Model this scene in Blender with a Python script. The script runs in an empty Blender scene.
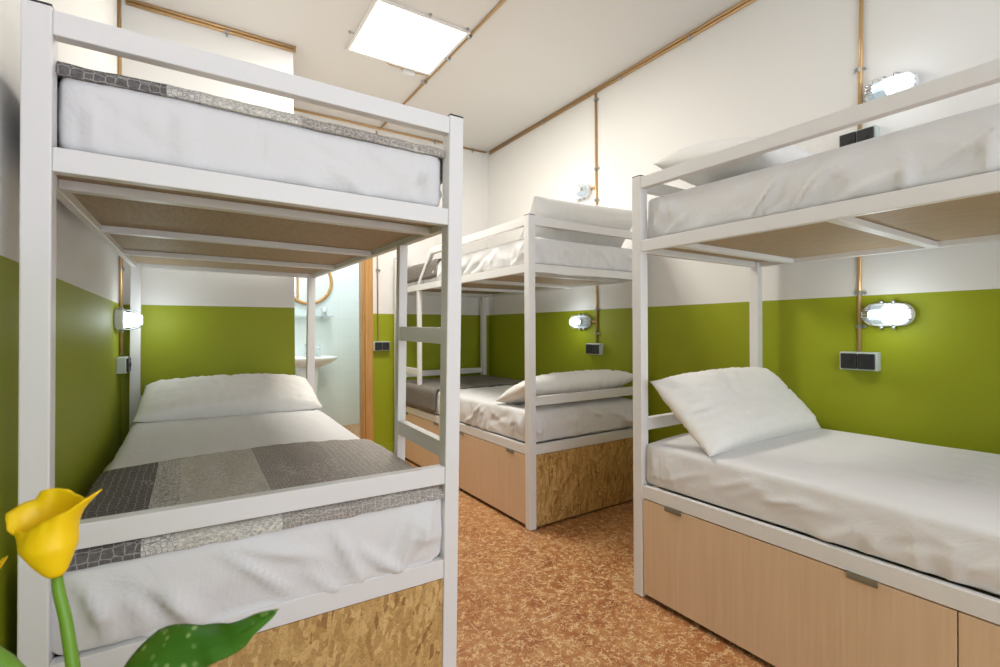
import bpy, bmesh, math, random
from mathutils import Vector, Matrix, noise
rnd = random.Random(7)
SC = bpy.context.scene
COL = SC.collection
PI = math.pi

# ------------------------------------------------------------------ camera, light, exposure
H = 1.08
YAW, PITCH, ROLL, FPX, HY = map(float, (32.9489, -0.0453, -0.2952, 485.67, 329.93))
a, b, r = map(math.radians, (YAW, PITCH, ROLL))
F = Vector((math.sin(a)*math.cos(b), math.cos(a)*math.cos(b), math.sin(b)))
R = Vector((math.cos(a), -math.sin(a), 0))
U = R.cross(F)
R2 = R*math.cos(r) + U*math.sin(r)
U2 = -R*math.sin(r) + U*math.cos(r)
cam = bpy.data.objects.new('camera', bpy.data.cameras.new('camera'))
COL.objects.link(cam)
cam.matrix_world = Matrix(((R2.x, U2.x, -F.x, 0), (R2.y, U2.y, -F.y, 0), (R2.z, U2.z, -F.z, H), (0, 0, 0, 1)))
cam.data.sensor_width = 36
cam.data.lens = 36*FPX/1000
cam.data.shift_y = -(333.5-HY)/1000
cam.data.clip_start = .05
cam.data.dof.use_dof = True
cam.data.dof.focus_distance = 1.9
cam.data.dof.aperture_fstop = 9
SC.camera = cam

SC.view_settings.view_transform = 'Standard'
SC.view_settings.look = 'None'
SC.view_settings.gamma = 1
SC.view_settings.use_curve_mapping = False
SC.view_settings.exposure = 0.40

world = bpy.data.worlds.new('world'); SC.world = world; world.use_nodes = True
bgn = world.node_tree.nodes['Background']
bgn.inputs[0].default_value = (0.85, 0.90, 1.0, 1)      # soft daylight coming in at the open near end of the room
bgn.inputs[1].default_value = 2.25
PANEL_EMIT = 11.0
LAMP_EMIT = 2.6
LAMP_WATTS = .4

def area(name, loc, rot, sx, sy, watts, color):
    l = bpy.data.lights.new(name, 'AREA'); l.shape = 'RECTANGLE'; l.size = sx; l.size_y = sy
    l.energy = watts; l.color = color
    o = bpy.data.objects.new(name, l); COL.objects.link(o); o.location = loc; o.rotation_euler = rot
    return o
CEIL = 2.838
area('panel_light', (1.133, 2.77, CEIL-.03), (0, 0, 0), .5, .5, 30, (1, .955, .87))
area('bath_light', (1.2, 4.9, CEIL-.06), (0, 0, 0), .5, .3, 18, (.93, .98, 1))

# ------------------------------------------------------------------ materials
def M(name, color, rough=.5, metal=0, spec=.5, coat=0, emit=None, es=0):
    m = bpy.data.materials.new(name); m.use_nodes = True
    p = m.node_tree.nodes['Principled BSDF']
    p.inputs['Base Color'].default_value = (*color, 1)
    p.inputs['Roughness'].default_value = rough
    p.inputs['Metallic'].default_value = metal
    p.inputs['Specular IOR Level'].default_value = spec
    p.inputs['Coat Weight'].default_value = coat
    if emit:
        p.inputs['Emission Color'].default_value = (*emit, 1)
        p.inputs['Emission Strength'].default_value = es
    return m
class NT:
    def __init__(s, m): s.t = m.node_tree; s.p = s.t.nodes['Principled BSDF']
    def n(s, kind, **k):
        x = s.t.nodes.new('ShaderNode'+kind)
        for a_, v in k.items():
            if a_.startswith('_'): setattr(x, a_[1:], v)
        return x
    def l(s, a_, b_): s.t.links.new(a_, b_)
    def coord(s, scale=(1, 1, 1), loc=(0, 0, 0), rot=(0, 0, 0)):
        c = s.n('TexCoord'); m = s.n('Mapping')
        m.inputs['Scale'].default_value = scale; m.inputs['Location'].default_value = loc; m.inputs['Rotation'].default_value = rot
        s.l(c.outputs['Object'], m.inputs[0]); return m.outputs[0]
    def noise(s, vec, scale, detail=4, rough=.5, dist=0):
        x = s.n('TexNoise'); x.inputs['Scale'].default_value = scale; x.inputs['Detail'].default_value = detail
        x.inputs['Roughness'].default_value = rough; x.inputs['Distortion'].default_value = dist
        if vec is not None: s.l(vec, x.inputs['Vector'])
        return x.outputs['Fac']
    def vor(s, vec, scale, feature='F1', out='Distance', rand=1):
        x = s.n('TexVoronoi'); x.feature = feature; x.inputs['Scale'].default_value = scale
        x.inputs['Randomness'].default_value = rand
        s.l(vec, x.inputs['Vector']); return x.outputs[out]
    def ramp(s, fac, stops, interp='LINEAR'):
        x = s.n('ValToRGB'); cr = x.color_ramp; cr.interpolation = interp
        while len(cr.elements) < len(stops): cr.elements.new(.5)
        for e, (p, c) in zip(cr.elements, stops):
            e.position = p; e.color = (*c, 1) if len(c) == 3 else c
        s.l(fac, x.inputs[0]); return x.outputs[0]
    def mix(s, f_, a_, b_, mode='MIX'):
        x = s.n('Mix'); x.data_type = 'RGBA'; x.blend_type = mode
        for i, v in ((0, f_), (6, a_), (7, b_)):
            if hasattr(v, 'links') or hasattr(v, 'is_linked'): s.l(v, x.inputs[i])
            else: x.inputs[i].default_value = v if i == 0 else (*v, 1)
        return x.outputs[2]
    def math(s, op, a_, b_=None):
        x = s.n('Math'); x.operation = op
        for i, v in ((0, a_), (1, b_)):
            if v is None: continue
            if hasattr(v, 'is_linked'): s.l(v, x.inputs[i])
            else: x.inputs[i].default_value = v
        return x.outputs[0]
    def bump(s, h, strength=.3, dist=.01):
        x = s.n('Bump'); x.inputs['Strength'].default_value = strength; x.inputs['Distance'].default_value = dist
        s.l(h, x.inputs['Height']); s.l(x.outputs[0], s.p.inputs['Normal'])
    def base(s, c): s.l(c, s.p.inputs['Base Color'])
    def sep(s, vec):
        x = s.n('SeparateXYZ'); s.l(vec, x.inputs[0]); return x.outputs
g = (0, 0, 0); w1 = (1, 1, 1)

GREEN_Z = 1.222
WHITE_WALL = (.82, .805, .775)
GREEN = (.315, .355, .008)
def wall_mat():
    m = M('painted wall green below white', (.8, .8, .8), .55, spec=.35); t = NT(m)
    v = t.coord(); z = t.sep(v)[2]
    k = t.math('GREATER_THAN', z, GREEN_Z)
    nz = t.noise(v, 3, 3)
    gr = t.mix(nz, (GREEN[0]*.94, GREEN[1]*.95, GREEN[2]), (GREEN[0]*1.05, GREEN[1]*1.04, GREEN[2]*1.2))
    wh = t.mix(nz, tuple(c*.98 for c in WHITE_WALL), tuple(c*1.01 for c in WHITE_WALL))
    t.base(t.mix(k, gr, wh)); t.bump(t.noise(v, 260, 2), .08, .002)
    return m
m_wall = wall_mat()
m_ceil = M('ceiling paint', (.73, .71, .675), .75, spec=.2)
m_green = M('green skirting paint', GREEN, .5)
def floor_mat():
    m = M('red marbled terrazzo tile', (.5, .2, .1), .33, spec=.45); t = NT(m)
    v = t.coord()
    n1 = t.noise(v, 9, 6, .65, 1.2)
    base = t.ramp(n1, [(.28, (.27, .085, .030)), (.45, (.40, .150, .052)), (.6, (.49, .225, .085)), (.75, (.57, .33, .15))])
    # curled straw-like streaks
    n2 = t.n('TexNoise'); n2.inputs['Scale'].default_value = 16; n2.inputs['Detail'].default_value = 3; t.l(v, n2.inputs['Vector'])
    wv = t.mix(.24, v, n2.outputs['Color'], 'ADD')
    e1 = t.vor(wv, 30, 'DISTANCE_TO_EDGE')
    k1 = t.ramp(e1, [(0, w1), (.07, (.8,)*3), (.11, g)])
    msk = t.ramp(t.noise(v, 34, 3, .6), [(.455, g), (.54, w1)])
    k1 = t.mix(1.0, k1, msk, 'MULTIPLY')
    c = t.mix(t.math('MULTIPLY', k1, .85), base, (.80, .58, .30))
    e2 = t.vor(wv, 47, 'DISTANCE_TO_EDGE')
    k2 = t.ramp(e2, [(0, w1), (.10, g)])
    msk2 = t.ramp(t.noise(v, 55, 2), [(.5, g), (.6, w1)])
    k2 = t.mix(1.0, k2, msk2, 'MULTIPLY')
    c = t.mix(t.math('MULTIPLY', k2, .6), c, (.74, .52, .25))
    s = t.sep(v)
    lines = None
    for ax, off in ((0, 1.565), (1, 1.435)):
        q = t.math('FRACT', t.math('DIVIDE', t.math('ADD', s[ax], 34.5-off+.0015), .345))
        q = t.math('LESS_THAN', q, .010)
        lines = q if lines is None else t.math('MAXIMUM', lines, q)
    lines = t.math('MULTIPLY', lines, t.ramp(t.noise(v, 5, 2), [(.38, (.04,)*3), (.62, (.6,)*3)]))
    t.base(t.mix(lines, c, (.80, .66, .48)))
    rg = t.math('ADD', t.math('MULTIPLY', n1, .2), .25); t.l(rg, t.p.inputs['Roughness'])
    return m
m_floor = floor_mat()
def metal_paint():
    m = M('white powder coated steel', (.80, .79, .78), .38, spec=.5); t = NT(m)
    v = t.coord(); t.bump(t.noise(v, 420, 2), .04, .001); return m
m_white = metal_paint()
m_cap = M('black plastic cap', (.012, .012, .014), .4)
def fabric(name, c, weave=1400, s=.25):
    m = M(name, c, .85, spec=.15); t = NT(m); p = t.p
    p.inputs['Sheen Weight'].default_value = .15
    v = t.coord()
    cr = t.noise(v, 9, 5, .62, .8); fine = t.noise(v, weave, 1)
    t.bump(t.math('ADD', cr, t.math('MULTIPLY', fine, .05)), s, .02)
    return m
m_sheet = fabric('white cotton sheet', (.79, .785, .79), s=.26)
m_pillow = fabric('white cotton pillowcase', (.88, .865, .83), s=.26)
def ply_mat():
    m = M('pale maple plywood', (.6, .4, .25), .42, spec=.4); t = NT(m)
    v = t.coord((60, 60, 2.2)); n1 = t.noise(v, 1.2, 4, .6, .6)
    v2 = t.coord((3, 3, 1)); n2 = t.noise(v2, 1.6, 3)
    c = t.ramp(n1, [(.3, (.68, .475, .30)), (.7, (.76, .555, .36))])
    t.base(t.mix(t.ramp(n2, [(.4, (.35,)*3), (.65, g)]), c, (.77, .56, .385))); return m
m_ply = ply_mat()
def board_mat():
    m = M('brown fibreboard bed base', (.38, .25, .14), .6, spec=.3); t = NT(m)
    v = t.coord((8, 1, 1)); n = t.noise(v, 18, 5, .65)
    t.base(t.ramp(n, [(.3, (.38, .275, .17)), (.7, (.49, .37, .245))])); return m
m_board = board_mat()
def osb_mat():
    m = M('oriented strand board', (.45, .28, .1), .45, spec=.35); t = NT(m)
    dn = t.n('TexNoise'); dn.inputs['Scale'].default_value = 22; dn.inputs['Detail'].default_value = 4; t.l(t.coord(), dn.inputs['Vector'])
    out = None
    for k, (an, sx, sz) in enumerate(((.35, 16, 60), (1.75, 14, 55), (2.5, 22, 70), (.95, 15, 62), (1.5, 24, 95))):
        rv = t.coord(rot=(0, an, 0))
        mp = t.n('Mapping'); mp.inputs['Scale'].default_value = (sx, sx, sz); mp.inputs['Location'].default_value = (k*3.1, k*1.7, k*2.3); t.l(rv, mp.inputs[0])
        vv = t.mix(1.0, mp.outputs[0], dn.outputs['Color'], 'ADD')
        x = t.n('TexVoronoi'); x.inputs['Scale'].default_value = 1; t.l(vv, x.inputs['Vector'])
        s_ = t.sep(x.outputs['Color'])
        c = t.ramp(s_[0], [(0, (.33, .17, .055)), (.12, (.50, .295, .10)), (.6, (.62, .39, .145)), (1, (.76, .52, .22))])
        out = c if out is None else t.mix(t.ramp(s_[1], [(.48, g), (.52, w1)]), out, c)
    n = t.noise(t.coord((40, 40, 40)), 1.5, 6, .72, 3.0)
    out = t.mix(.55, out, t.ramp(n, [(.32, (.25, .16, .08)), (.52, w1)]), 'MULTIPLY')
    t.base(out); return m
m_osb = osb_mat()
m_steel = M('brushed steel hinge', (.30, .30, .24), .5, .6)
m_copper = M('varnished brass-brown conduit', (.62, .40, .19), .32, .55)
m_clamp = M('zinc clamp', (.45, .47, .48), .35, .9)
m_chrome = M('chrome', (.75, .76, .78), .12, 1)
m_black = M('black socket plastic', (.018, .018, .02), .35)
m_grey = M('light grey socket box', (.55, .60, .57), .45)
m_lampbase = M('white lamp housing', (.80, .82, .84), .3)
m_dome = M('lit frosted glass dome', (.9, .95, 1), .2, emit=(.82, .93, 1), es=LAMP_EMIT)
m_domeclear = M('pale ribbed glass end', (.50, .60, .66), .12, emit=(.75, .90, 1), es=.15)
m_panel = M('lit ceiling panel', (1, 1, 1), .4, emit=(1, .985, .95), es=2.2)
m_panelframe = M('white aluminium panel frame', (.78, .76, .72), .4)
m_wood = M('varnished pine', (.52, .27, .075), .4)
def wood_mat():
    t = NT(m_wood); n = t.noise(t.coord((40, 40, 2)), 1.5, 4, .6, .4)
    t.base(t.ramp(n, [(.3, (.44, .215, .05)), (.7, (.62, .35, .12))]))
wood_mat()
def tile_mat():
    m = M('pale glazed bathroom tile', (.8, .86, .86), .15, spec=.6); t = NT(m)
    v = t.coord(); s = t.sep(v)
    q = t.math('LESS_THAN', t.math('FRACT', t.math('DIVIDE', t.math('ADD', s[2], 10.0), .2)), .014)
    q2 = t.math('LESS_THAN', t.math('FRACT', t.math('DIVIDE', t.math('ADD', t.math('ADD', s[0], s[1]), 10.05), .3)), .009)
    t.base(t.mix(t.math('MULTIPLY', t.math('MAXIMUM', q, q2), .5), (.78, .86, .86), (.62, .68, .68))); return m
m_tile = tile_mat()
m_ceramic = M('white ceramic', (.86, .87, .87), .12, spec=.6)
m_mirror = M('mirror glass', (.9, .92, .92), .03, 1)
m_glass = M('glass', (.85, .93, .92), .05)
m_glass.node_tree.nodes['Principled BSDF'].inputs['Transmission Weight'].default_value = .8
m_petal = M('yellow lily petal', (1, .66, .006), .42)
m_petal.node_tree.nodes['Principled BSDF'].inputs['Subsurface Weight'].default_value = .15
m_petal.node_tree.nodes['Principled BSDF'].inputs['Subsurface Radius'].default_value = (.01, .006, .002)
def petal():
    t = NT(m_petal); z = t.sep(t.coord())[2]
    t.base(t.ramp(z, [(0, (1, .66, .006)), (1, (1, .66, .006))]))
    m = M('yellow lily petal base', (.6, .55, .03), .45); return m
petal()
m_stem = M('green lily stem', (.16, .33, .03), .4)
m_clay = M('terracotta planter', (.5, .2, .1), .7)
m_soil = M('dark soil', (.05, .035, .02), .9)
def leaf_mat():
    m = M('speckled green leaf', (.04, .16, .02), .35); t = NT(m)
    v = t.coord(); s_ = t.sep(t.coord((1, 1, 1)))
    d = t.vor(v, 105, 'F1'); k = t.ramp(d, [(.2, w1), (.34, g)])
    msk = t.ramp(t.noise(v, 20, 2), [(.45, g), (.58, w1)])
    n = t.noise(v, 10, 3)
    c = t.ramp(n, [(.3, (.030, .125, .012)), (.7, (.075, .24, .03))])
    t.base(t.mix(t.math('MULTIPLY', t.mix(1.0, k, msk, 'MULTIPLY'), .6), c, (.45, .58, .25))); return m
m_leaf = leaf_mat()
def quilt(name, order='ABCDE', off=0.0):
    """patchwork quilt: bands across the bed, each with its own ground and pale cell lines"""
    m = M(name, (.4, .4, .4), .85, spec=.15); t = NT(m)
    v = t.coord(); x = t.math('SUBTRACT', t.sep(v)[0], off)
    edge = t.vor(v, 56, 'DISTANCE_TO_EDGE', rand=.35); fine = t.vor(v, 100, 'DISTANCE_TO_EDGE', rand=.6)
    lw = t.ramp(edge, [(.0, w1), (.03, w1), (.065, g)]); lf = t.ramp(fine, [(.0, w1), (.05, w1), (.10, g)])
    weave = t.noise(t.coord((70, 250, 90)), 1.8, 3, .75)
    Q = {}
    Q['A'] = t.mix(t.math('MULTIPLY', lw, .55), (.165, .155, .152), (.60, .57, .54))
    Q['B'] = t.mix(t.math('MULTIPLY', lf, .7), (.70, .675, .63), (.25, .24, .23))
    Q['C'] = t.ramp(weave, [(.35, (.56, .53, .475)), (.65, (.72, .69, .63))])
    Q['D'] = t.mix(t.math('MULTIPLY', lf, .7), (.37, .335, .305), (.66, .62, .57))
    Q['E'] = t.mix(t.math('MULTIPLY', lw, .7), (.43, .395, .36), (.72, .68, .63))
    Q['K'] = t.mix(t.math('MULTIPLY', lf, .6), (.20, .178, .16), (.40, .37, .34))
    c = Q[order[0]]
    for pos, k in zip((.183, .245, .450, .67), order[1:]):
        c = t.mix(t.math('GREATER_THAN', x, pos), c, Q[k])
    c = t.mix(.55, c, t.ramp(weave, [(.38, (.42,)*3), (.60, (1.15,)*3)]), 'MULTIPLY')
    t.base(c)
    big = t.noise(v, 14, 4, .6)
    t.bump(t.math('ADD', t.math('MULTIPLY', weave, .2), big), .3, .012); return m
m_quilt = quilt('grey patchwork quilt')
m_quilt3 = quilt('grey quilt of the upper bed', off=.036)
m_quilt2 = quilt('taupe patchwork quilt', 'KKKKK')

# ------------------------------------------------------------------ mesh helpers
def link(name, bm, mat, parent=None, mw=None, smooth=False, bevel=0, seg=2, subsurf=0):
    me = bpy.data.meshes.new(name)
    bmesh.ops.recalc_face_normals(bm, faces=bm.faces)
    bm.to_mesh(me); bm.free()
    if mat: me.materials.append(mat)
    if smooth:
        for p in me.polygons: p.use_smooth = True
    o = bpy.data.objects.new(name, me); COL.objects.link(o)
    if parent: o.parent = parent
    elif mw is not None: o.matrix_world = mw
    if bevel:
        b_ = o.modifiers.new('bevel', 'BEVEL'); b_.width = bevel; b_.segments = seg; b_.limit_method = 'ANGLE'
    if subsurf:
        s_ = o.modifiers.new('sub', 'SUBSURF'); s_.levels = s_.render_levels = subsurf
    return o
def box(bm, lo, hi, mi=0):
    x0, y0, z0 = lo; x1, y1, z1 = hi
    v = [bm.verts.new(p) for p in ((x0, y0, z0), (x1, y0, z0), (x1, y1, z0), (x0, y1, z0), (x0, y0, z1), (x1, y0, z1), (x1, y1, z1), (x0, y1, z1))]
    for f in ((0, 3, 2, 1), (4, 5, 6, 7), (0, 1, 5, 4), (1, 2, 6, 5), (2, 3, 7, 6), (3, 0, 4, 7)):
        bm.faces.new([v[i] for i in f]).material_index = mi
def B_(name, lo, hi, mat, parent=None, bevel=.0015, **k):
    bm = bmesh.new(); box(bm, [min(p, q) for p, q in zip(lo, hi)], [max(p, q) for p, q in zip(lo, hi)])
    return link(name, bm, mat, parent, bevel=bevel, **k)
def tube(bm, pts, rad, n=12, cap=True, closed=False):
    pts = [Vector(p) for p in pts]; rings = []
    N = len(pts)
    rr = rad if isinstance(rad, (list, tuple)) else [rad]*N
    up = None
    for i, p in enumerate(pts):
        if closed: d = pts[(i+1) % N]-pts[i-1]
        else: d = pts[min(i+1, N-1)]-pts[max(i-1, 0)]
        d.normalize()
        if up is None:
            up = Vector((0, 0, 1)) if abs(d.z) < .9 else Vector((1, 0, 0))
        x = d.cross(up).normalized(); y = x.cross(d).normalized(); up = y
        rings.append([bm.verts.new(p+(x*math.cos(2*PI*k/n)+y*math.sin(2*PI*k/n))*rr[i]) for k in range(n)])
    for i in range(N if closed else N-1):
        A, Bq = rings[i], rings[(i+1) % N]
        for k in range(n): bm.faces.new((A[k], A[(k+1) % n], Bq[(k+1) % n], Bq[k]))
    if cap and not closed:
        bm.faces.new(rings[0]); bm.faces.new(rings[-1])
def square_bar(bm, p, q, w, h):
    """square tube between two points"""
    p, q = Vector(p), Vector(q); d = (q-p).normalized()
    up = Vector((0, 0, 1)) if abs(d.z) < .95 else Vector((1, 0, 0))
    x = d.cross(up).normalized()*w/2; y = x.cross(d).normalized()*h/2
    v = [bm.verts.new(c+s*x+t_*y) for c in (p, q) for s, t_ in ((-1, -1), (1, -1), (1, 1), (-1, 1))]
    for f in ((0, 1, 2, 3), (7, 6, 5, 4), (0, 4, 5, 1), (1, 5, 6, 2), (2, 6, 7, 3), (3, 7, 4, 0)):
        bm.faces.new([v[i] for i in f])
def lathe(bm, prof, n=24, c=(0, 0, 0), sx=1, sy=1):
    rings = []
    for r_, z in prof:
        rings.append([bm.verts.new((c[0]+r_*sx*math.cos(2*PI*k/n), c[1]+r_*sy*math.sin(2*PI*k/n), c[2]+z)) for k in range(n)])
    for A, Bq in zip(rings, rings[1:]):
        for k in range(n): bm.faces.new((A[k], A[(k+1) % n], Bq[(k+1) % n], Bq[k]))
    bm.faces.new(rings[0]); bm.faces.new(rings[-1])
def thing(name, label, cat, mw=None, group=None):
    o = bpy.data.objects.new(name, None); COL.objects.link(o); o.empty_display_size = .1
    if mw is not None: o.matrix_world = mw
    o['label'] = label; o['category'] = cat
    if group: o['group'] = group
    return o
def tag(o, label, cat, group=None, kind=None):
    o['label'] = label; o['category'] = cat
    if group: o['group'] = group
    if kind: o['kind'] = kind
    return o
def struct(name, lo, hi, mat):
    o = B_(name, lo, hi, mat, bevel=0); o['kind'] = 'structure'; return o

# ------------------------------------------------------------------ room shell
WX, WY, LX, HYY, HX = 2.53, 4.11, -.285, 3.22, .57
Y0, BY, BXR = -1.9, 5.60, 2.2
struct('floor', (LX-.12, Y0, -.06), (WX+.12, BY+.1, 0), m_floor)
struct('ceiling', (LX-.12, Y0, CEIL), (WX+.12, BY+.1, CEIL+.08), m_ceil)
struct('wall_left', (LX-.12, Y0, 0), (LX, HYY+.1, CEIL), m_wall)
struct('wall_right', (WX, Y0, 0), (WX+.12, WY+.1, CEIL), m_wall)
# projecting block at the head of the first bunk
struct('wall_alcove', (LX, HYY, 0), (HX, WY, CEIL), m_wall)
DX0, DX1, DH = .60, 1.288, 2.05       # doorway
bm = bmesh.new()
box(bm, (HX, WY, DH), (DX1+.001, WY+.10, CEIL)); box(bm, (DX1, WY, 0), (WX, WY+.10, CEIL)); box(bm, (HX, WY, 0), (DX0, WY+.1, DH))
o = link('wall_back', bm, m_wall); o['kind'] = 'structure'
bm = bmesh.new()
box(bm, (DX1, WY-.015, 0), (DX1+.068, WY, DH+.09)); box(bm, (DX0-.03, WY-.015, DH), (DX1, WY, DH+.09))
box(bm, (DX1-.02, WY, 0), (DX1, WY+.10, DH)); box(bm, (DX0, WY, DH-.02), (DX1-.02, WY+.10, DH)); box(bm, (DX0, WY, 0), (DX0+.02, WY+.10, DH-.02))
o = link('door_1', bm, m_wood, bevel=.003); o['kind'] = 'structure'
struct('baseboard_back', (DX1+.068, WY-.014, 0), (WX, WY, .085), m_green)
struct('baseboard_right', (WX-.014, Y0, 0), (WX, WY-.014, .085), m_green)
struct('baseboard_left', (LX, Y0, 0), (LX+.014, HYY, .085), m_green)
# bathroom beyond the doorway
struct('wall_bathroom_back', (HX-.5, BY, 0), (BXR+.1, BY+.1, CEIL), m_tile)
struct('wall_bathroom_left', (HX-.1, WY+.10, 0), (HX, BY, CEIL), m_tile)
struct('wall_bathroom_right', (BXR, WY+.10, 0), (BXR+.1, BY, CEIL), m_tile)

# ------------------------------------------------------------------ bunk beds
def frameM(x0, y0, yw, t=0, p=0, dz=0):
    def gq(q):
        X, Y, Z = q; X, Y = X-yw*Y, Y+yw*X; X, Z = X+t*Z, Z-t*X; Y, Z = Y+p*Z, Z-p*Y
        return Vector((X+x0, Y+y0, Z+dz))
    o_ = gq((0, 0, 0)); c = [gq(e)-o_ for e in ((1, 0, 0), (0, 1, 0), (0, 0, 1))]
    z = c[2].normalized(); x = (c[0]-z*c[0].dot(z)).normalized(); y = z.cross(x)
    m = Matrix((x, y, z)).transposed().to_4x4(); m.translation = o_; return m
ML = frameM(-.269, 1.2405, -.0087, .0121, -.0165, -.0064)
MR = frameM(1.5319, 1.3705, .0151)
MM = frameM(1.5406, 2.0906, .0085)

B0, B1, G0, G1, U0, U1, T0, T1, ZT = .4015, .454, .666, .715, 1.389, 1.435, 1.644, 1.690, 1.698
PS, RT, IN = .044, .03, .0025
def bunk(name, label, mw, W, ya, yb, ladder_side, ladder_y, near_y_guards, bars, foot_y, osb=True, hinges=(), seams=(), lower_long=False):
    """W: width along x from 0; ya<yb: the bed's ends. ladder_side 0 -> x=0, 1 -> x=W.
    ladder_y = (upright, end post y, opening end, guard far end)"""
    t = thing(name, label, 'bunk bed', mw)
    Mi = mw.inverted()
    for ix in (0, 1):
        for iy in (0, 1):
            x0 = 0 if ix == 0 else W-PS; y0 = ya if iy == 0 else yb-PS
            # foot of the post stands on the floor wherever the frame leans a little
            wz = (mw @ Vector((x0+PS/2, y0+PS/2, 0))).z
            p = B_('post', (x0, y0, -wz+.003), (x0+PS, y0+PS, ZT-.003), m_white, t, bevel=.003)
            B_('cap', (x0+.001, y0+.001, ZT-.003), (x0+PS-.001, y0+PS-.001, ZT+.001), m_cap, p, bevel=.001)
    def xrail(nm, y0, z0, z1):
        B_(nm, (PS, y0, z0), (W-PS, y0+RT, z1), m_white, t, bevel=.002)
    def yrail(nm, x0, z0, z1, a_=None, b_=None):
        B_(nm, (x0 if x0 < .1 else x0+RT-.022, ya+PS if a_ is None else a_, z0), (x0+.022 if x0 < .1 else x0+RT, yb-PS if b_ is None else b_, z1), m_white, t, bevel=.002)
    yl, yh = ya+IN, yb-IN-RT; xl, xh = IN, W-IN-RT
    for z0, z1 in ((B0, B1), (U0, U1)):
        xrail('bed_rail', yl, z0, z1); xrail('bed_rail', yh, z0, z1)
        yrail('bed_rail', xl, z0, z1); yrail('bed_rail', xh, z0, z1)
    xrail('guard_rail', yl, T0, T1); xrail('guard_rail', yh, T0, T1)
    xrail('guard_rail', yl, G0, G1); xrail('guard_rail', yh, G0, G1)
    # ladder and the cut-back guard rail on the open side
    lx = xl if ladder_side == 0 else xh
    uy, py, oy, gy = ladder_y
    B_('ladder_upright', (lx, uy-.016, B1), (lx+RT, uy+.016, U0), m_white, t, bevel=.002)
    s = 1 if py > uy else -1
    for z in (.725, 1.055):
        B_('ladder_rung', (lx+.002, uy+s*.016, z), (lx+RT-.002, py, z+.048), m_white, t, bevel=.002)
    bm = bmesh.new(); e = gy
    box(bm, (lx, min(oy, e), T0), (lx+RT, max(oy, e), T1))
    square_bar(bm, (lx+RT/2, oy+s*.0, (T0+T1)/2+.008), (lx+RT/2, uy-s*.005, U1-.005), RT, .034)
    link('guard_rail', bm, m_white, t, bevel=.002)
    for z in (B0, U0):
        for yb_ in bars:
            B_('cross_bar', (.022+IN, yb_-.017, z+.001), (W-.022-IN, yb_+.017, z+.022), m_white, t, bevel=.002)
        B_('bed_base', (.022+IN, ya+PS, z+.0225), (W-.022-IN, yb-PS, z+.034), m_board, t, bevel=0)
    # storage box under the lower bed
    nm = 'end_panel'
    for y0 in (ya+.006, yb-.018): B_(nm, (PS, y0, .012), (W-PS, y0+.012, B0-.003), m_osb, t, bevel=.0005)
    for k, x0 in enumerate((.003, W-.015)):
        cuts = [ya+PS+.002]+list(seams)+[yb-PS-.002]
        for c0, c1 in zip(cuts, cuts[1:]):
            pn = B_('storage_panel', (x0, c0+.0015, .022), (x0+.012, c1-.0015, B0-.004), m_ply, t, bevel=.0008)
            for h in hinges:
                if c0 < h < c1:
                    bm = bmesh.new(); xo = -.0055 if k == 0 else .0145
                    box(bm, (x0+xo, h-.036, B0-.016), (x0+xo+.003, h+.036, B0+.003))
                    box(bm, (min(x0+xo, x0+.006), h-.036, B0-.016), (max(x0+xo+.003, x0+.006), h+.036, B0-.013))
                    for q in (-.024, 0, .024):
                        tube(bm, [(x0+xo+(-.0008 if k == 0 else .0038), h+q, B0-.008), (x0+xo+.001, h+q, B0-.008)], .0035, 8)
                    link('hinge', bm, m_steel, pn)
    return t
WL = .912; W = .921; LEN = 1.959
bunkL = bunk('bunk_bed', 'white metal bunk bed closest to the lily, with quilts over its mattress ends', ML, WL, 0, LEN, 1,
             (.420, PS, .70, LEN-PS), None, (.18, .765, 1.37), 0, hinges=(.186, .76, 1.136, 1.70), seams=(.97,))
bunkR = bunk('bunk_bed', 'white metal bunk bed with plywood storage flaps, all bedding plain white', MR, W, -LEN, 0, 0,
             (-LEN+.453, -LEN+PS, -LEN+.70, -PS), None, (-.19, -.715, -1.25, -1.78), 0, hinges=(-.19, -.795, -1.18, -1.77), seams=(-.989,))
bunkM = bunk('bunk_bed', 'white metal bunk bed with a strand board end, standing in the far corner', MM, W, 0, LEN, 0,
             (1.46, LEN-PS, 1.21, PS), None, (.18, .70, 1.25, 1.78), 0, hinges=(.186, .76, 1.136, 1.70), seams=(.97,))

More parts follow.
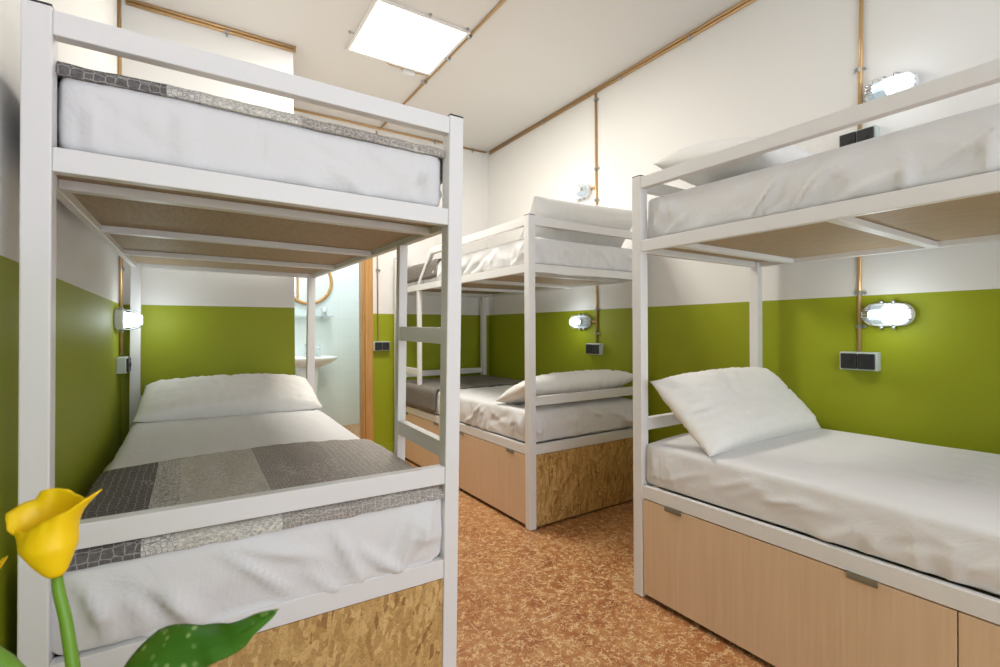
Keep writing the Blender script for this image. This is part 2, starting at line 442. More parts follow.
# ------------------------------------------------------------------ bedding
def ridged(p, sx, sy, seed):
    n = noise.noise(Vector((p[0]*sx+seed, p[1]*sy+seed*1.7, seed*.37)))
    return 1-abs(n)*2.6
def mattress(label, mw, x0, x1, y0, y1, z0, z1, seed, amp=.006, r=.024, drop=None, cat='mattress', gather=0, edge_sag=None, nf=16):
    rg = random.Random(int(seed*10))
    nx, ny, nz = int((x1-x0)/.013), int((y1-y0)/.013), max(10, int((z1-z0)/.009))
    bm = bmesh.new(); V = {}
    def vert(i, j, k):
        key = (i, j, k)
        if key not in V: V[key] = bm.verts.new((x0+(x1-x0)*i/nx, y0+(y1-y0)*j/ny, z0+(z1-z0)*k/nz))
        return V[key]
    for i in range(nx):
        for j in range(ny):
            for k in (0, nz): bm.faces.new((vert(i, j, k), vert(i+1, j, k), vert(i+1, j+1, k), vert(i, j+1, k)))
    for i in range(nx):
        for k in range(nz):
            for j in (0, ny): bm.faces.new((vert(i, j, k), vert(i+1, j, k), vert(i+1, j, k+1), vert(i, j, k+1)))
    for j in range(ny):
        for k in range(nz):
            for i in (0, nx): bm.faces.new((vert(i, j, k), vert(i, j+1, k), vert(i, j+1, k+1), vert(i, j, k+1)))
    # drag folds of the sheet, one set per side: (start, end, half width, height)
    folds = {}
    Hh = z1-z0
    for side, (a0, a1) in (('x0', (y0, y1)), ('x1', (y0, y1)), ('y0', (x0, x1)), ('y1', (x0, x1))):
        fs = []
        for _ in range(int(nf*(a1-a0)/.9)):
            s0 = rg.uniform(a0, a1); h0 = rg.uniform(.25, .95)*Hh; ln = rg.uniform(.06, .24)
            an = rg.choice((-1, 1))*rg.uniform(.25, 1.15) if rg.random() < .8 else PI/2+rg.uniform(-.2, .2)
            fs.append((s0, h0, s0+ln*math.cos(an), h0-abs(ln*math.sin(an)), rg.uniform(.007, .017), amp*rg.uniform(.7, 1.9)*rg.choice((1, 1, 1, -.8))))
        # gathers at the two corners
        for c_, sg in ((a0, 1), (a1, -1)):
            for q in range(5):
                s0 = c_+sg*(.03+.022*q); fs.append((s0, Hh*.95, s0+sg*.05*rg.uniform(.2, 1.4), Hh*rg.uniform(.0, .4), .009, amp*(1.5-.2*q)))
        folds[side] = fs
    def fold(side, s, h):
        out = 0
        for sa, ha, sb, hb, w_, am in folds[side]:
            if s < min(sa, sb)-.06 or s > max(sa, sb)+.06: continue
            dx, dh = sb-sa, hb-ha; L2 = dx*dx+dh*dh+1e-9
            q = ((s-sa)*dx+(h-ha)*dh)/L2; qc = min(1, max(0, q))
            dd = math.hypot(s-(sa+dx*qc), h-(ha+dh*qc))
            out += am*math.exp(-(dd/w_)**2)*(.35+.65*math.sin(PI*qc))
        return out
    for v in bm.verts:
        p = v.co.copy()
        rb = r
        q = Vector((min(max(p.x, x0+r), x1-r), min(max(p.y, y0+r), y1-r), min(max(p.z, z0+r), z1-r)))
        d = p-q
        if d.length > 1e-6:
            n_ = d.normalized(); p = q+n_*min(r, d.length)
        else: n_ = Vector((0, 0, 1))
        side = max(abs(n_.x), abs(n_.y))
        h = (p.z-z0)/(z1-z0)
        if side > .3:
            if abs(n_.y) > abs(n_.x): s, sd, c0, c1 = p.x, ('y0' if n_.y < 0 else 'y1'), x0, x1
            else: s, sd, c0, c1 = p.y, ('x0' if n_.x < 0 else 'x1'), y0, y1
            f1 = ridged((s+.55*p.z, p.z*1.0-.5*s), 5.5, 9, seed)
            f3 = noise.noise(Vector((s*3+seed, p.z*4, seed)))
            push = amp*(.5*max(f1, -.3)+.9*f3)+fold(sd, s, p.z-z0)*1.2
            if gather:
                push += gather*math.exp(-((h-.15)/.5)**2)*max(0, ridged((s, p.z), 34, 1.5, seed+9))*.5
            push += .007*math.sin(PI*min(max(h, 0), 1))
            ends = min(1, max(0, (min(s-c0, c1-s)-.012)/.05))
            push = max(push, -.012)*(.15+.85*ends)*(1-max(0, h)**5)
            p += Vector((n_.x, n_.y, 0)).normalized()*push*min(1, side*1.2)
        if n_.z > .3:
            p.z += .003*noise.noise(Vector((p.x*3+seed, p.y*2.5, 1)))+.0012*ridged((p.x, p.y), 9, 3, seed)*n_.z
        if edge_sag:
            g0, g1 = edge_sag; yy = (p.y-y0)/(y1-y0)
            p.z -= max(0, h)*(g0+(g1-g0)*min(1, (1-yy)/.55))*math.exp(-((p.x-x0)/.13)**2)
        if drop and n_.y < -.3 and h < .5:
            kx = max(0, math.sin(PI*min(max((p.x-.02)/.9, 0), 1)))*(.35+.65*max(0, 1-abs(p.x-.62)/.42))
            p.z -= drop*kx*(1-h*2); p.y = min(p.y, y0+(.001-y0)*0+.0)-.003*kx if kx > .2 and p.z < z0+.003 else p.y
        p.z = max(p.z, z0-(drop or 0))
        v.co = p
    o = link('mattress', bm, m_sheet, mw=mw, smooth=True)
    tag(o, label, cat)
    return o
mattress('lower mattress in white sheet under the quilt close to the lily', ML, .040, .872, .010, 1.915, .4555, .640, 3.1, .010, .026, drop=.026, nf=13)
mattress('upper mattress in white sheet with quilt hanging over its front edge', ML, .044, .866, .036, 1.915, 1.4365, 1.598, 8.4, .007, .026, nf=13)
mattress('lower mattress in plain white sheet above the plywood storage flaps of the closest aisle bunk', MR, .020, .868, -1.90, -.042, .4555, .632, 13.3, .006, .022, edge_sag=(.010, .022), nf=11)
mattress('upper mattress in plain white sheet on the bunk with all white bedding', MR, .040, .878, -1.90, -.045, 1.4365, 1.604, 17.9, .0075, .014, gather=.006, nf=11)
mattress('lower mattress in white sheet above the strand board end of the corner bunk', MM, .018, .868, .030, 1.90, .4555, .632, 23.7, .010, .024, nf=16)
mattress('upper mattress in white sheet on the bunk in the far corner', MM, .036, .868, .036, 1.90, 1.4365, 1.590, 29.2, .007, .020, gather=.008, nf=16)

def blanket(label, mw, x0, x1, ytop0, ytop1, z, front=None, sides=(.05, .05), seed=1, back=None, th=.012, group=None, mat=None):
    """quilt lying on a mattress: rolls over the sides and over one end"""
    def path(a0, a1, h0, h1, n, R_):
        out = []
        # a0..a1 flat extent, h hanging lengths at both ends (None: plain cut edge)
        if h0: 
            for k in range(4): out.append((a0-R_, R_+h0*(1-k/4)))
            for k in range(5):
                an = PI/2*k/5; out.append((a0-R_*math.cos(an), R_*(1-math.sin(an))))
        for k in range(n+1): out.append((a0+(a1-a0)*k/n, 0))
        if h1:
            for k in range(1, 6):
                an = PI/2*k/5; out.append((a1+R_*math.sin(an), R_*(1-math.cos(an))))
            for k in range(1, 5): out.append((a1+R_, R_+h1*k/4))
        return out
    PX = path(x0+.026, x1-.026, sides[0], sides[1], 56, .026)
    PY = path(ytop0, ytop1, front, back, 50, .014)
    bm = bmesh.new(); grid = []
    for (x, dx) in PX:
        row = []
        for (y, dy) in PY:
            d = max(dx, dy) if min(dx, dy) > 0 else dx+dy
            yy = y
            nb = noise.noise(Vector((x*5+seed, y*4, seed)))
            ed = noise.noise(Vector((x*6+seed*3, 7, seed)))
            if y > (ytop0+ytop1)/2 and back is None: yy += max(0, (y-ytop0)/(ytop1-ytop0)-.4)*(.02*ed+.16*math.sin(min(1, max(0, x/.9))**1.5*PI))
            if y < (ytop0+ytop1)/2 and front is None: yy += .02*ed*max(0, .6-(y-ytop0)/(ytop1-ytop0))
            zz = z-d+.005*nb*(1 if d < .02 else .3)+.003*ridged((x, y), 12, 8, seed)
            row.append(bm.verts.new((x+.003*nb, yy, zz)))
        grid.append(row)
    for i in range(len(PX)-1):
        for j in range(len(PY)-1):
            bm.faces.new((grid[i][j], grid[i+1][j], grid[i+1][j+1], grid[i][j+1]))
    o = link('quilt', bm, mat or m_quilt, mw=mw, smooth=True)
    s_ = o.modifiers.new('thick', 'SOLIDIFY'); s_.thickness = th; s_.offset = 1
    # make sure the thickness grows outwards
    up = sum(p.normal.z for p in o.data.polygons)
    if up < 0: s_.offset = -1
    tag(o, label, 'quilt', group)
    return o
blanket('grey patchwork quilt across the lower mattress nearest the lily', ML, .040, .872, .030, .625, .646, front=.006, sides=(.03, .04), seed=2.3, th=.014)
blanket('grey patchwork quilt folded over the upper mattress beneath the ceiling light', ML, .010, .872, .052, .80, 1.600, front=.004, sides=(.10, .05), seed=5.1, th=.013, mat=m_quilt3)
blanket('taupe quilt on the lower mattress beside the black sockets of the back wall', MM, -.004, .88, 1.13, 1.86, .636, back=.02, sides=(.145, .05), seed=7.7, mat=m_quilt2)
blanket('taupe quilt on the upper mattress at the far end of the corner bunk', MM, .020, .88, 1.14, 1.86, 1.592, back=.02, sides=(.10, .05), seed=9.2, mat=m_quilt2)

def pillow(label, mw, L, Hh, T, M_local, seed, sag=0, droop=0, pull=.05, fold=0, wr=1.0, taper=0):
    WR = wr
    """L along local x, Hh along local y, thickness T along local z, lying at M_local in the bed's frame"""
    nu, nv = 64, 36
    bm = bmesh.new(); top, bot = [], []
    for i in range(nu+1):
        u = -1+2*i/nu; ra, rb = [], []
        for j in range(nv+1):
            v = -1+2*j/nv
            x = u*L/2*(1-pull*.45*(1-v*v)*abs(u)**6)
            x *= 1-taper*max(0, v)
            y = v*Hh/2*(1-pull*(1-u*u)*abs(v)**5)
            k = (max(0, 1-abs(u)**3.2)**.62)*(max(0, 1-abs(v)**3.2)**.58)
            h = T/2*k
            nn = .5*noise.noise(Vector((u*2+seed, v*2, seed)))
            edge = 1-min(1, k)
            ang = math.atan2(v*Hh, u*L)
            wr = ridged((u*6+v*2, v*3-u), 1.3, 1.1, seed)*.0025 + ridged((u*L*22, v*.8), 1, 1, seed+3)*.007*max(0, abs(v)-.35)*min(1, k*3) \
                + ridged((v*Hh*24, u*.8), 1, 1, seed+4)*.007*max(0, abs(u)-.45)*min(1, k*3)
            wr *= WR
            zc = -sag*(1-u*u)*max(0, v) + droop*u*v
            zz = h*(1+.22*nn)+wr*min(1, k*2.5)
            zz2 = -h*(1+.15*nn)*.8-wr*.6*min(1, k*2.5)
            yy = y-sag*.7*(1-u*u)*max(0, v)
            if fold: yy += fold*u
            pt = Vector((x, yy, zc+zz)); pb = Vector((x, yy, zc+zz2))
            if i in (0, nu) or j in (0, nv):
                a_ = bm.verts.new(Vector((x, yy, zc))); ra.append(a_); rb.append(a_)
            else: ra.append(bm.verts.new(pt)); rb.append(bm.verts.new(pb))
        top.append(ra); bot.append(rb)
    for i in range(nu):
        for j in range(nv):
            for gq, fl in ((top, 0), (bot, 1)):
                q = [gq[i][j], gq[i+1][j], gq[i+1][j+1], gq[i][j+1]]
                if fl: q.reverse()
                bm.faces.new(q)
    o = link('pillow', bm, m_pillow, mw=mw @ M_local, smooth=True)
    tag(o, label, 'pillow')
    return o
def Mloc(c, tilt, yaw=0, roll=0):
    return Matrix.Translation(c) @ Matrix.Rotation(yaw, 4, 'Z') @ Matrix.Rotation(roll, 4, 'Y') @ Matrix.Rotation(tilt, 4, 'X')
# lying against the head rail of the lily-side bunk (+y is the head)
pillow('long white pillow on the quilt-covered lower bed beside the doorway', ML, .84, .35, .17, Mloc((.460, 1.690, .716), .38), 2.0, taper=.07, pull=.09, wr=1.5)
# propped in the corner of the open-side bunk: its upper edge leans on the end rail
pillow('white pillow propped against the end rail of the plain white lower bed', MR, .86, .355, .17, Mloc((.442, -.205, .749), .76), 6.0, sag=-.015, pull=.06, wr=1.8)
pillow('white pillow lying against the end rail of the plain white upper bed', MR, .78, .44, .20, Mloc((.43, -.29, 1.705), .16), 9.0, sag=-.01)
# corner bunk: heads at the near end, so the upper edge points towards -y
pillow('white pillow leaning over the lower guard rail above the strand board end', MM, .90, .35, .16, Mloc((.468, .205, .716), .38, yaw=PI), 12.0, wr=2)
pillow('crumpled white pillow leaning over the top rail of the corner bunk', MM, .86, .32, .13, Mloc((.50, .135, 1.700), .90, yaw=PI, roll=.03), 15.0, sag=.0, wr=1.6)

# ------------------------------------------------------------------ bulkhead lamps
def lampM(x, y, z, facing, dom):
    """local: +z out of the wall, +x along the oval towards the bright end"""
    n_ = Vector((-1, 0, 0)) if facing < 0 else Vector((1, 0, 0))
    ax = Vector((0, dom, 0)); ay = n_.cross(ax)
    m = Matrix((ax, ay, n_)).transposed().to_4x4(); m.translation = (x, y, z); return m
def oval(bm, prof, n=40, L=.088, Wd=.048):
    """stadium-like oval section stack: prof = (inset, z)"""
    rings = []
    for ins, z in prof:
        ring = []
        for k in range(n):
            an = 2*PI*k/n; c, s = math.cos(an), math.sin(an)
            rr = Wd-ins
            ring.append(bm.verts.new(((L-Wd)*(1 if c > 0 else -1)*min(1, abs(c)*3)+rr*c, rr*s, z)))
        rings.append(ring)
    for A, Bq in zip(rings, rings[1:]):
        for k in range(n): bm.faces.new((A[k], A[(k+1) % n], Bq[(k+1) % n], Bq[k]))
    bm.faces.new(rings[0]); bm.faces.new(rings[-1])
def lamp(label, mw):
    t = thing('bulkhead_lamp', label, 'lamp', mw, None)
    bm = bmesh.new(); oval(bm, [(.004, 0), (0, .004), (0, .030), (.004, .036), (.010, .036)], L=.090, Wd=.050)
    link('housing', bm, m_lampbase, t, smooth=False, bevel=.002)
    bm = bmesh.new(); prof = []
    for k in range(9):
        an = PI/2*k/8; prof.append((.012+.030*(1-math.cos(an)), .036+.058*math.sin(an)))
    oval(bm, prof, L=.090, Wd=.050)
    # the bulb lights the glass from one end: the other end stays clear, with the metal holder showing
    o = link('glass_dome', bm, m_dome, t, smooth=True)
    o.data.materials.append(m_domeclear)
    for p in o.data.polygons:
        if p.center.x < -.008: p.material_index = 1
    bm = bmesh.new(); box(bm, (-.070, -.017, .060), (-.038, .017, .0965))
    link('bulb_holder', bm, m_chrome, t, bevel=.006)
    # wire guard
    bm = bmesh.new()
    for yy, zt_ in ((-.022, .088), (0, .101), (.022, .088)):
        pts = []
        for k in range(13):
            an = PI*k/12; pts.append((-.088*math.cos(an), yy, .036+(zt_-.036)*min(1, math.sin(an)*1.6)))
        tube(bm, pts, .0017, 6)
    for xx in (-.036, .036):
        tube(bm, [(xx, .049*math.cos(PI*k/12), .036+.067*min(1, math.sin(PI*k/12)*1.25)) for k in range(13)], .0017, 6)
    link('wire_guard', bm, m_chrome, t, smooth=True)
    for xx in (-.022, .022):
        for s in (-1, 1):
            bm = bmesh.new(); lathe(bm, [(.001, 0), (.007, 0), (.007, .016), (.001, .018)], 10, (xx, s*.055, .012))
            link('fixing_lug', bm, m_clamp, t)
    l = bpy.data.lights.new('lamp_light', 'POINT'); l.energy = LAMP_WATTS*(2.2 if mw.translation.z < 1.5 else .7); l.color = (.86, .95, 1); l.shadow_soft_size = .05
    lo = bpy.data.objects.new('lamp_light', l); COL.objects.link(lo); lo.parent = t; lo.location = (.01, 0, .16)
    return t
lamp('lit oval caged lamp on the green wall above the sockets by the propped pillow', lampM(WX, .838, 1.135, -1, -1))
lamp('lit oval caged lamp high on the white wall above the plain white upper bed', lampM(WX, .822, 2.088, -1, -1))
lamp('lit oval caged lamp on the green wall inside the corner bunk', lampM(WX, 2.742, 1.135, -1, 1))
lamp('lit oval caged lamp high on the white wall above the crumpled pillow', lampM(WX, 2.735, 2.112, -1, 1))
lamp('lit oval caged lamp seen edge on, beside the long pillow of the lily-side bunk', lampM(LX, 3.02, 1.137, 1, -1))

# ------------------------------------------------------------------ sockets
def socket(label, mw, n=2, group=None):
    """local +z out of the wall, +x along the wall"""
    t = thing('wall_socket', label, 'socket', mw)
    w_ = .066*n
    B_('box', (-w_/2-.006, -.040, 0), (w_/2+.006, .040, .040), m_grey, t, bevel=.004)
    for k in range(n):
        cx = -w_/2+.033+.066*k
        f_ = B_('cover', (cx-.0318, -.034, .040), (cx+.0318, .034, .050), m_black, t, bevel=.004)
        bm = bmesh.new(); lathe(bm, [(.001, .050), (.012, .050), (.012, .0525), (.001, .0525)], 18, (cx, 0, 0))
        link('button', bm, m_black, f_, smooth=False)
    return t
def wm(p, n_):
    n_ = Vector(n_); z = Vector((0, 0, 1)); x = z.cross(n_); m = Matrix((x, z, n_)).transposed().to_4x4(); m.translation = p; return m
socket('double black socket on the green wall beneath the lamp by the propped pillow', wm((WX, .940, .932), (-1, 0, 0)))
socket('double black socket on the white wall just above the plain white upper mattress', wm((WX, .940, 1.912), (-1, 0, 0)))
socket('double black socket on the green wall inside the corner bunk', wm((WX, 2.600, .935), (-1, 0, 0)))
socket('double black socket on the back wall between the door frame and the corner bunk', wm((1.425, WY, .942), (0, -1, 0)))
socket('socket box on the side wall seen edge on, next to the long pillow', wm((LX, 3.08, .912), (1, 0, 0)))

# ------------------------------------------------------------------ conduits
def conduit(label, runs, clamps=(), rad=.0085, boxes=()):
    bm = bmesh.new()
    for pts in runs: tube(bm, pts, rad, 12)
    o = link('conduit', bm, m_copper, smooth=True); tag(o, label, 'conduit')
    for p, ax, n_ in clamps:
        p = Vector(p); ax = Vector(ax); n_ = Vector(n_); bm = bmesh.new()
        pts = []
        side = ax.cross(n_)
        for k in range(9):
            an = PI*k/8; pts.append(p+side*.0125*math.cos(an)+n_*.0125*math.sin(an))
        for q in (-.006, 0, .006): tube(bm, [x+ax*q for x in pts], .0028, 6)
        c = p+side*.022; tube(bm, [c-n_*.008, c+n_*.004], .006, 8)
        tube(bm, [c+n_*.004, c+n_*.008], .0035, 8)
        link('clamp', bm, m_clamp, o)
    return o
rr = .0085
xw, zc = WX-rr-.001, CEIL-rr-.001
cl = [((xw, y, zc-.020), (0, 1, 0), (-1, 0, 0)) for y in (3.72, 3.2, 2.35, 1.8)]
conduit('double brown conduit along the top of the long wall over two bunks', [[(xw, Y0+.1, zc), (xw, 4.06, zc)], [(xw, Y0+.1, zc-.020), (xw, 4.06, zc-.020)]], cl)
yb_ = WY-rr-.001
conduit('brown conduit along the top of the back wall over the doorway', [[(.60, yb_, zc), (WX-.03, yb_, zc)]], [((1.95, yb_, zc), (1, 0, 0), (0, -1, 0)), ((2.35, yb_, zc), (1, 0, 0), (0, -1, 0))])
conduit('brown conduit across the ceiling alongside the square light', [[(1.43, Y0+.1, zc), (1.43, yb_-.02, zc)]],
        [((1.43, y, zc), (0, 1, 0), (0, 0, -1)) for y in (2.52, 2.80, 3.16)])
yh_ = HYY-rr-.001
conduit('double brown conduit along the top of the protruding wall behind the lily-side bunk', [[(LX+.03, yh_, zc), (HX+.012, yh_, zc)], [(LX+.03, yh_, zc-.019), (HX+.012, yh_, zc-.019)]],
        [((.21, yh_, zc-.019), (1, 0, 0), (0, -1, 0))])
conduit('vertical brown conduit down the side wall behind the lily-side bunk', [[(LX+rr+.001, 3.15, 2.80), (LX+rr+.001, 3.15, .958)]],
        [((LX+rr+.001, 3.15, z), (0, 0, 1), (1, 0, 0)) for z in (1.40, 1.19, 1.09)])
conduit('vertical brown conduit on the long wall behind the corner bunk', [[(xw, 2.59, 2.795), (xw, 2.59, .978)], [(xw, 2.59, 1.135), (xw, 2.655, 1.135)], [(xw, 2.59, 2.118), (xw, 2.65, 2.118)]],
        [((xw, 2.59, z), (0, 0, 1), (-1, 0, 0)) for z in (2.75, 2.25, 2.02, 1.22, 1.05)])
conduit('vertical brown conduit on the long wall by the propped pillow', [[(xw, .928, 2.795), (xw, .940, 1.950)], [(xw, .940, 1.874), (xw, .945, .975)], [(xw, .945, 1.135), (xw, .925, 1.135)]],
        [((xw, .945, z), (0, 0, 1), (-1, 0, 0)) for z in (2.225, 1.232, 1.085)])
conduit('thin vertical brown conduit on the back wall above the sockets by the door frame', [[(1.398, yb_, 2.80), (1.398, yb_, .985)]], [((1.398, yb_, 1.6), (0, 0, 1), (0, -1, 0))], rad=.006)

# ------------------------------------------------------------------ ceiling panel
t = thing('ceiling_light', 'square lit panel light flush on the ceiling between the bunks', 'ceiling light', Matrix.Translation((1.133, 2.772, CEIL)))
hs = .268
bm = bmesh.new()
for lo, hi in (((-hs-.018, -hs-.018), (hs+.018, -hs)), ((-hs-.018, hs), (hs+.018, hs+.018)), ((-hs-.018, -hs), (-hs, hs)), ((hs, -hs), (hs+.018, hs))):
    box(bm, (lo[0], lo[1], -.014), (hi[0], hi[1], -.0005))
link('frame', bm, m_panelframe, t, bevel=.001)
B_('diffuser', (-hs, -hs, -.010), (hs, hs, -.003), m_panel, t, bevel=0)
for q in ((-hs-.045, .10), (0.02, -hs-.03), (hs-.01, -hs-.03)):
    bm = bmesh.new(); lathe(bm, [(.002, -.012), (.008, -.012), (.008, -.0005), (.002, -.0005)], 10, (q[0], q[1], 0)); box(bm, (q[0]-.002, q[1], -.006), (q[0]+.002 if q[0] > -.2 else q[0]+.03, q[1]+(.02 if q[0] > -.2 else .004), -.002))
    link('spring_clip', bm, m_clamp, t)
bm = bmesh.new()
tube(bm, [(-.02, hs+.03, -.006), (.02, hs+.045, -.006), (.06, hs+.038, -.006), (.09, hs+.05, -.007), (.11, hs+.055, -.008)], .0035, 8)
tube(bm, [(.18, hs+.055, -.008), (.22, hs+.045, -.007), (hs+.02, hs+.035, -.006)], .0035, 8)
link('cable', bm, m_copper, t, smooth=True)
B_('connector', (.105, hs+.040, -.022), (.185, hs+.072, -.001), m_lampbase, t, bevel=.004)

# ------------------------------------------------------------------ bathroom fittings
t = thing('wall_mirror', 'round mirror in a wooden frame on the tiled bathroom wall', 'mirror', wm((1.13, BY, 1.62), (0, -1, 0)))
bm = bmesh.new(); tube(bm, [(.245*math.cos(2*PI*k/48), .245*math.sin(2*PI*k/48), .016) for k in range(48)], .017, 10, closed=True)
link('frame', bm, m_wood, t, smooth=True)
bm = bmesh.new(); lathe(bm, [(.001, .004), (.236, .004), (.236, .012), (.001, .012)], 48); link('glass', bm, m_mirror, t)
t = thing('glass_shelf', 'narrow glass shelf under the round mirror', 'shelf', wm((1.08, BY, 1.235), (0, -1, 0)))
B_('shelf_board', (-.29, -.004, .006), (.29, .004, .125), m_glass, t, bevel=.001)
for sx in (-.2, .2): B_('bracket', (sx-.012, -.016, 0), (sx+.012, -.0045, .10), m_chrome, t, bevel=.002)
bm = bmesh.new(); lathe(bm, [(.028, 0), (.034, .085), (.031, .085), (.026, .006)], 20, (1.285, BY-.065, 1.2395))
o = link('toothbrush_cup', bm, m_chrome, smooth=True); tag(o, 'small metal cup on the glass shelf in the bathroom', 'cup')
t = thing('pedestal_sink', 'white ceramic pedestal sink under the glass shelf', 'sink', Matrix.Translation((1.085, BY-.228, 0)))
bm = bmesh.new()
prof = [(.03, .69), (.12, .70), (.20, .73), (.25, .765), (.265, .785), (.265, .800), (.25, .806), (.22, .80), (.17, .74), (.05, .72)]
lathe(bm, prof, 40, (0, 0, 0), 1.12, .80); link('basin', bm, m_ceramic, t, smooth=True)
bm = bmesh.new(); lathe(bm, [(.12, 0), (.118, .04), (.10, .15), (.10, .45), (.115, .64), (.12, .71), (.05, .72)], 28, (0, .06, 0)); link('pedestal', bm, m_ceramic, t, smooth=True)
bm = bmesh.new(); tube(bm, [(0, .15, .80), (0, .15, .87), (0, .13, .90), (0, .06, .905), (0, .04, .885)], .011, 10)
lathe(bm, [(.02, .815), (.02, .83), (.013, .835)], 16, (0, .15, 0)); tube(bm, [(0, .15, .89), (0, .15, .93), (0, .09, .94)], .007, 8); link('tap', bm, m_chrome, t, smooth=True)
bm = bmesh.new(); lathe(bm, [(.001, 0), (.024, 0), (.024, .07), (.012, .085), (.012, .10), (.02, .10), (.02, .112), (.001, .112)], 16, (1.215, BY-.10, .812))
o = link('soap_dispenser', bm, m_glass, smooth=True); tag(o, 'small clear soap dispenser on the rim of the white sink', 'soap dispenser')

# ------------------------------------------------------------------ potted calla lily close to the camera
PX_, PY_ = -.075, .615
t = thing('calla_lily', 'potted yellow calla lily with speckled green leaves in front of the quilted bunk', 'plant', Matrix.Translation((PX_, PY_, 0)))
def L_(p): return (p[0]-PX_, p[1]-PY_, p[2])
bm = bmesh.new(); lathe(bm, [(.07, 0), (.085, .02), (.105, .50), (.118, .50), (.118, .54), (.102, .54), (.095, .50), (.001, .50)], 32); link('planter', bm, m_clay, t, smooth=True, bevel=.002)
bm = bmesh.new(); lathe(bm, [(.096, .498), (.094, .512), (.001, .518)], 28); link('soil', bm, m_soil, t, smooth=True)
XR, YB = Vector((.839, -.544, 0)), Vector((.544, .839, 0))     # the flower's own sideways and backward directions
FB = Vector(L_((-.1015, .600, .855)))
def FP(dx, dz, dy=0): return FB+XR*dx+Vector((0, 0, dz))+YB*dy
def flower(base, rot, s=1.0):
    """wrapped trumpet spathe: (angle, flare, height) round the rim; 0 is the pointed tip, 180 the curled lip"""
    RIM = [(0, .0430, .0800), (12, .032, .0735), (36, .021, .0670), (70, .018, .0695), (105, .018, .0745), (138, .025, .0755), (165, .038, .0710), (182, .042, .0650), (200, .033, .054), (218, .020, .045), (240, .016, .045), (270, .016, .050), (300, .017, .056), (328, .024, .0625), (347, .034, .073), (360, .0430, .0800)]
    def rim(an):
        an %= 360
        for p, q in zip(RIM, RIM[1:]):
            if p[0] <= an <= q[0]:
                k = (an-p[0])/(q[0]-p[0]); k = k*k*(3-2*k) if 20 < an < 340 else k
                return p[1]+(q[1]-p[1])*k, p[2]+(q[2]-p[2])*k
    bm = bmesh.new(); grid = []; nu, nv = 72, 20
    for i in range(nu+1):
        an = 360*i/nu; rr_, zz_ = rim(an); row = []
        ca, sa = math.cos(math.radians(an)), math.sin(math.radians(an))
        for j in range(nv+1):
            v = j/nv
            h = zz_*v
            body = .0045+.0165*min(1, h/.028)**.75
            k = max(0, (v-.5)/.5)**2.2
            rad = body*(1-k)+rr_*k
            drop_ = .006*max(0, v-.85)/.15 if 150 < an < 215 else 0
            q = XR*(rad*ca-.006*math.sin(PI*min(1, h/.07)))+YB*(rad*sa*.9)+Vector((0, 0, h-drop_))
            q.rotate(Matrix.Rotation(rot, 3, 'Z'))
            row.append(bm.verts.new(Vector(base)+q*s))
        grid.append(row)
    for i in range(nu):
        for j in range(nv): bm.faces.new((grid[i][j], grid[i+1][j], grid[i+1][j+1], grid[i][j+1]))
    bmesh.ops.remove_doubles(bm, verts=bm.verts, dist=.00001)
    o = link('flower', bm, m_petal, t, smooth=True)
    sd = o.modifiers.new('thick', 'SOLIDIFY'); sd.thickness = .0011
    bm = bmesh.new(); tube(bm, [Vector(base)+Vector((0, 0, 1))*q*s for q in (.008, .02, .034, .044, .047)], [.003*s, .0042*s, .0042*s, .003*s, .001*s], 10)
    link('spadix', bm, m_petal, o, smooth=True)
    return o
flower(FP(0, 0), 0)
bm = bmesh.new(); tube(bm, [FP(.001, -.001), FP(.003, -.015), FP(.009, -.040), FP(.0155, -.083), FP(.024, -.16), FP(.03, -.35)], [.0042, .0046, .0048, .0052, .0060, .0065], 14)
link('stem', bm, m_stem, t, smooth=True)
flower(FP(-.095, -.070), 1.2, .9)
bm = bmesh.new(); tube(bm, [FP(-.095, -.072), FP(-.082, -.10), FP(-.055, -.13), FP(-.02, -.24), FP(.015, -.35)], [.004, .005, .0055, .006, .0065], 12)
link('stem', bm, m_stem, t, smooth=True)
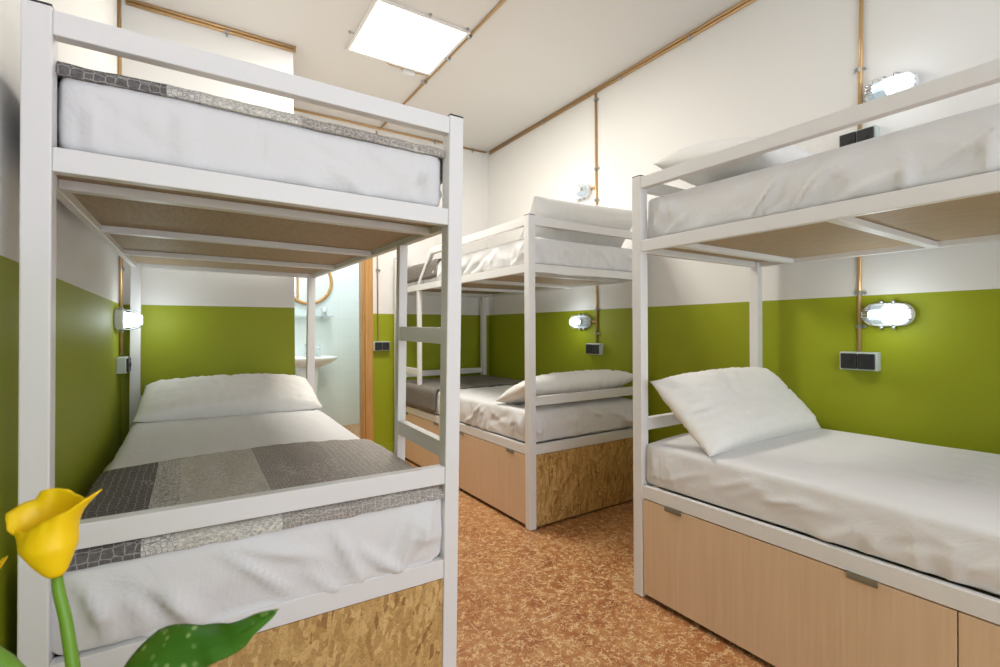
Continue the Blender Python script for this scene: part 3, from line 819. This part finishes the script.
bm = bmesh.new(); tube(bm, [FP(-.10, -.048), FP(-.075, -.064), FP(-.050, -.082), FP(-.030, -.102), FP(-.005, -.155), FP(.02, -.35)], [.0015, .008, .0095, .0095, .008, .006], 12)
link('stem', bm, m_stem, t, smooth=True)
def leaf(spine, widths):
    """blade hanging over its spine; (sideways, up, backward) points and half widths"""
    bm = bmesh.new(); P = [FP(p[0], p[1], p[2]) for p in spine]
    S = []; n = 8
    for i in range(len(P)-1):
        p0, p1, p2, p3 = P[max(i-1, 0)], P[i], P[i+1], P[min(i+2, len(P)-1)]
        for k in range(n):
            q = k/n; S.append((.5*((2*p1)+(-p0+p2)*q+(2*p0-5*p1+4*p2-p3)*q*q+(-p0+3*p1-3*p2+p3)*q**3), widths[i]+(widths[i+1]-widths[i])*q))
    S.append((P[-1], widths[-1])); rows = []
    for i, (p, w_) in enumerate(S):
        d = (S[min(i+1, len(S)-1)][0]-S[max(i-1, 0)][0]).normalized()
        nrm = (-YB*.85+Vector((0, 0, .5))).normalized(); side = nrm.cross(d).normalized(); nn = d.cross(side).normalized()
        rows.append([bm.verts.new(p+side*w_*q+nn*(.35*w_*(1-q*q)+.0025*math.sin(i*.55+q*2)*abs(q)-.0016*math.exp(-(q/.12)**2))) for q in [k/7-1 for k in range(15)]])
    for A, Bq in zip(rows, rows[1:]):
        for k in range(14): bm.faces.new((A[k], A[k+1], Bq[k+1], Bq[k]))
    o = link('leaf', bm, m_leaf, t, smooth=True)
    sd = o.modifiers.new('thick', 'SOLIDIFY'); sd.thickness = .0012
    return o
def px_(u, v): return ((u-55)/1082, (577-v)/1082)
leaf([(.03, -.34, .0), (.060, -.25, 0), (.100, -.18, -.01), (*px_(170, 722), -.015), (*px_(172, 678), -.02), (*px_(184, 652), -.02), (*px_(215, 635), -.02), (*px_(243, 627), -.02), (*px_(265, 613), -.02), (*px_(286, 600), -.02)],
     [.004, .006, .012, .032, .0385, .0340, .0175, .0125, .0080, .0003])

for o in COL.objects:
    if o.type == 'MESH' and not o.parent and 'label' not in o and 'kind' not in o: print('UNTAGGED', o.name)
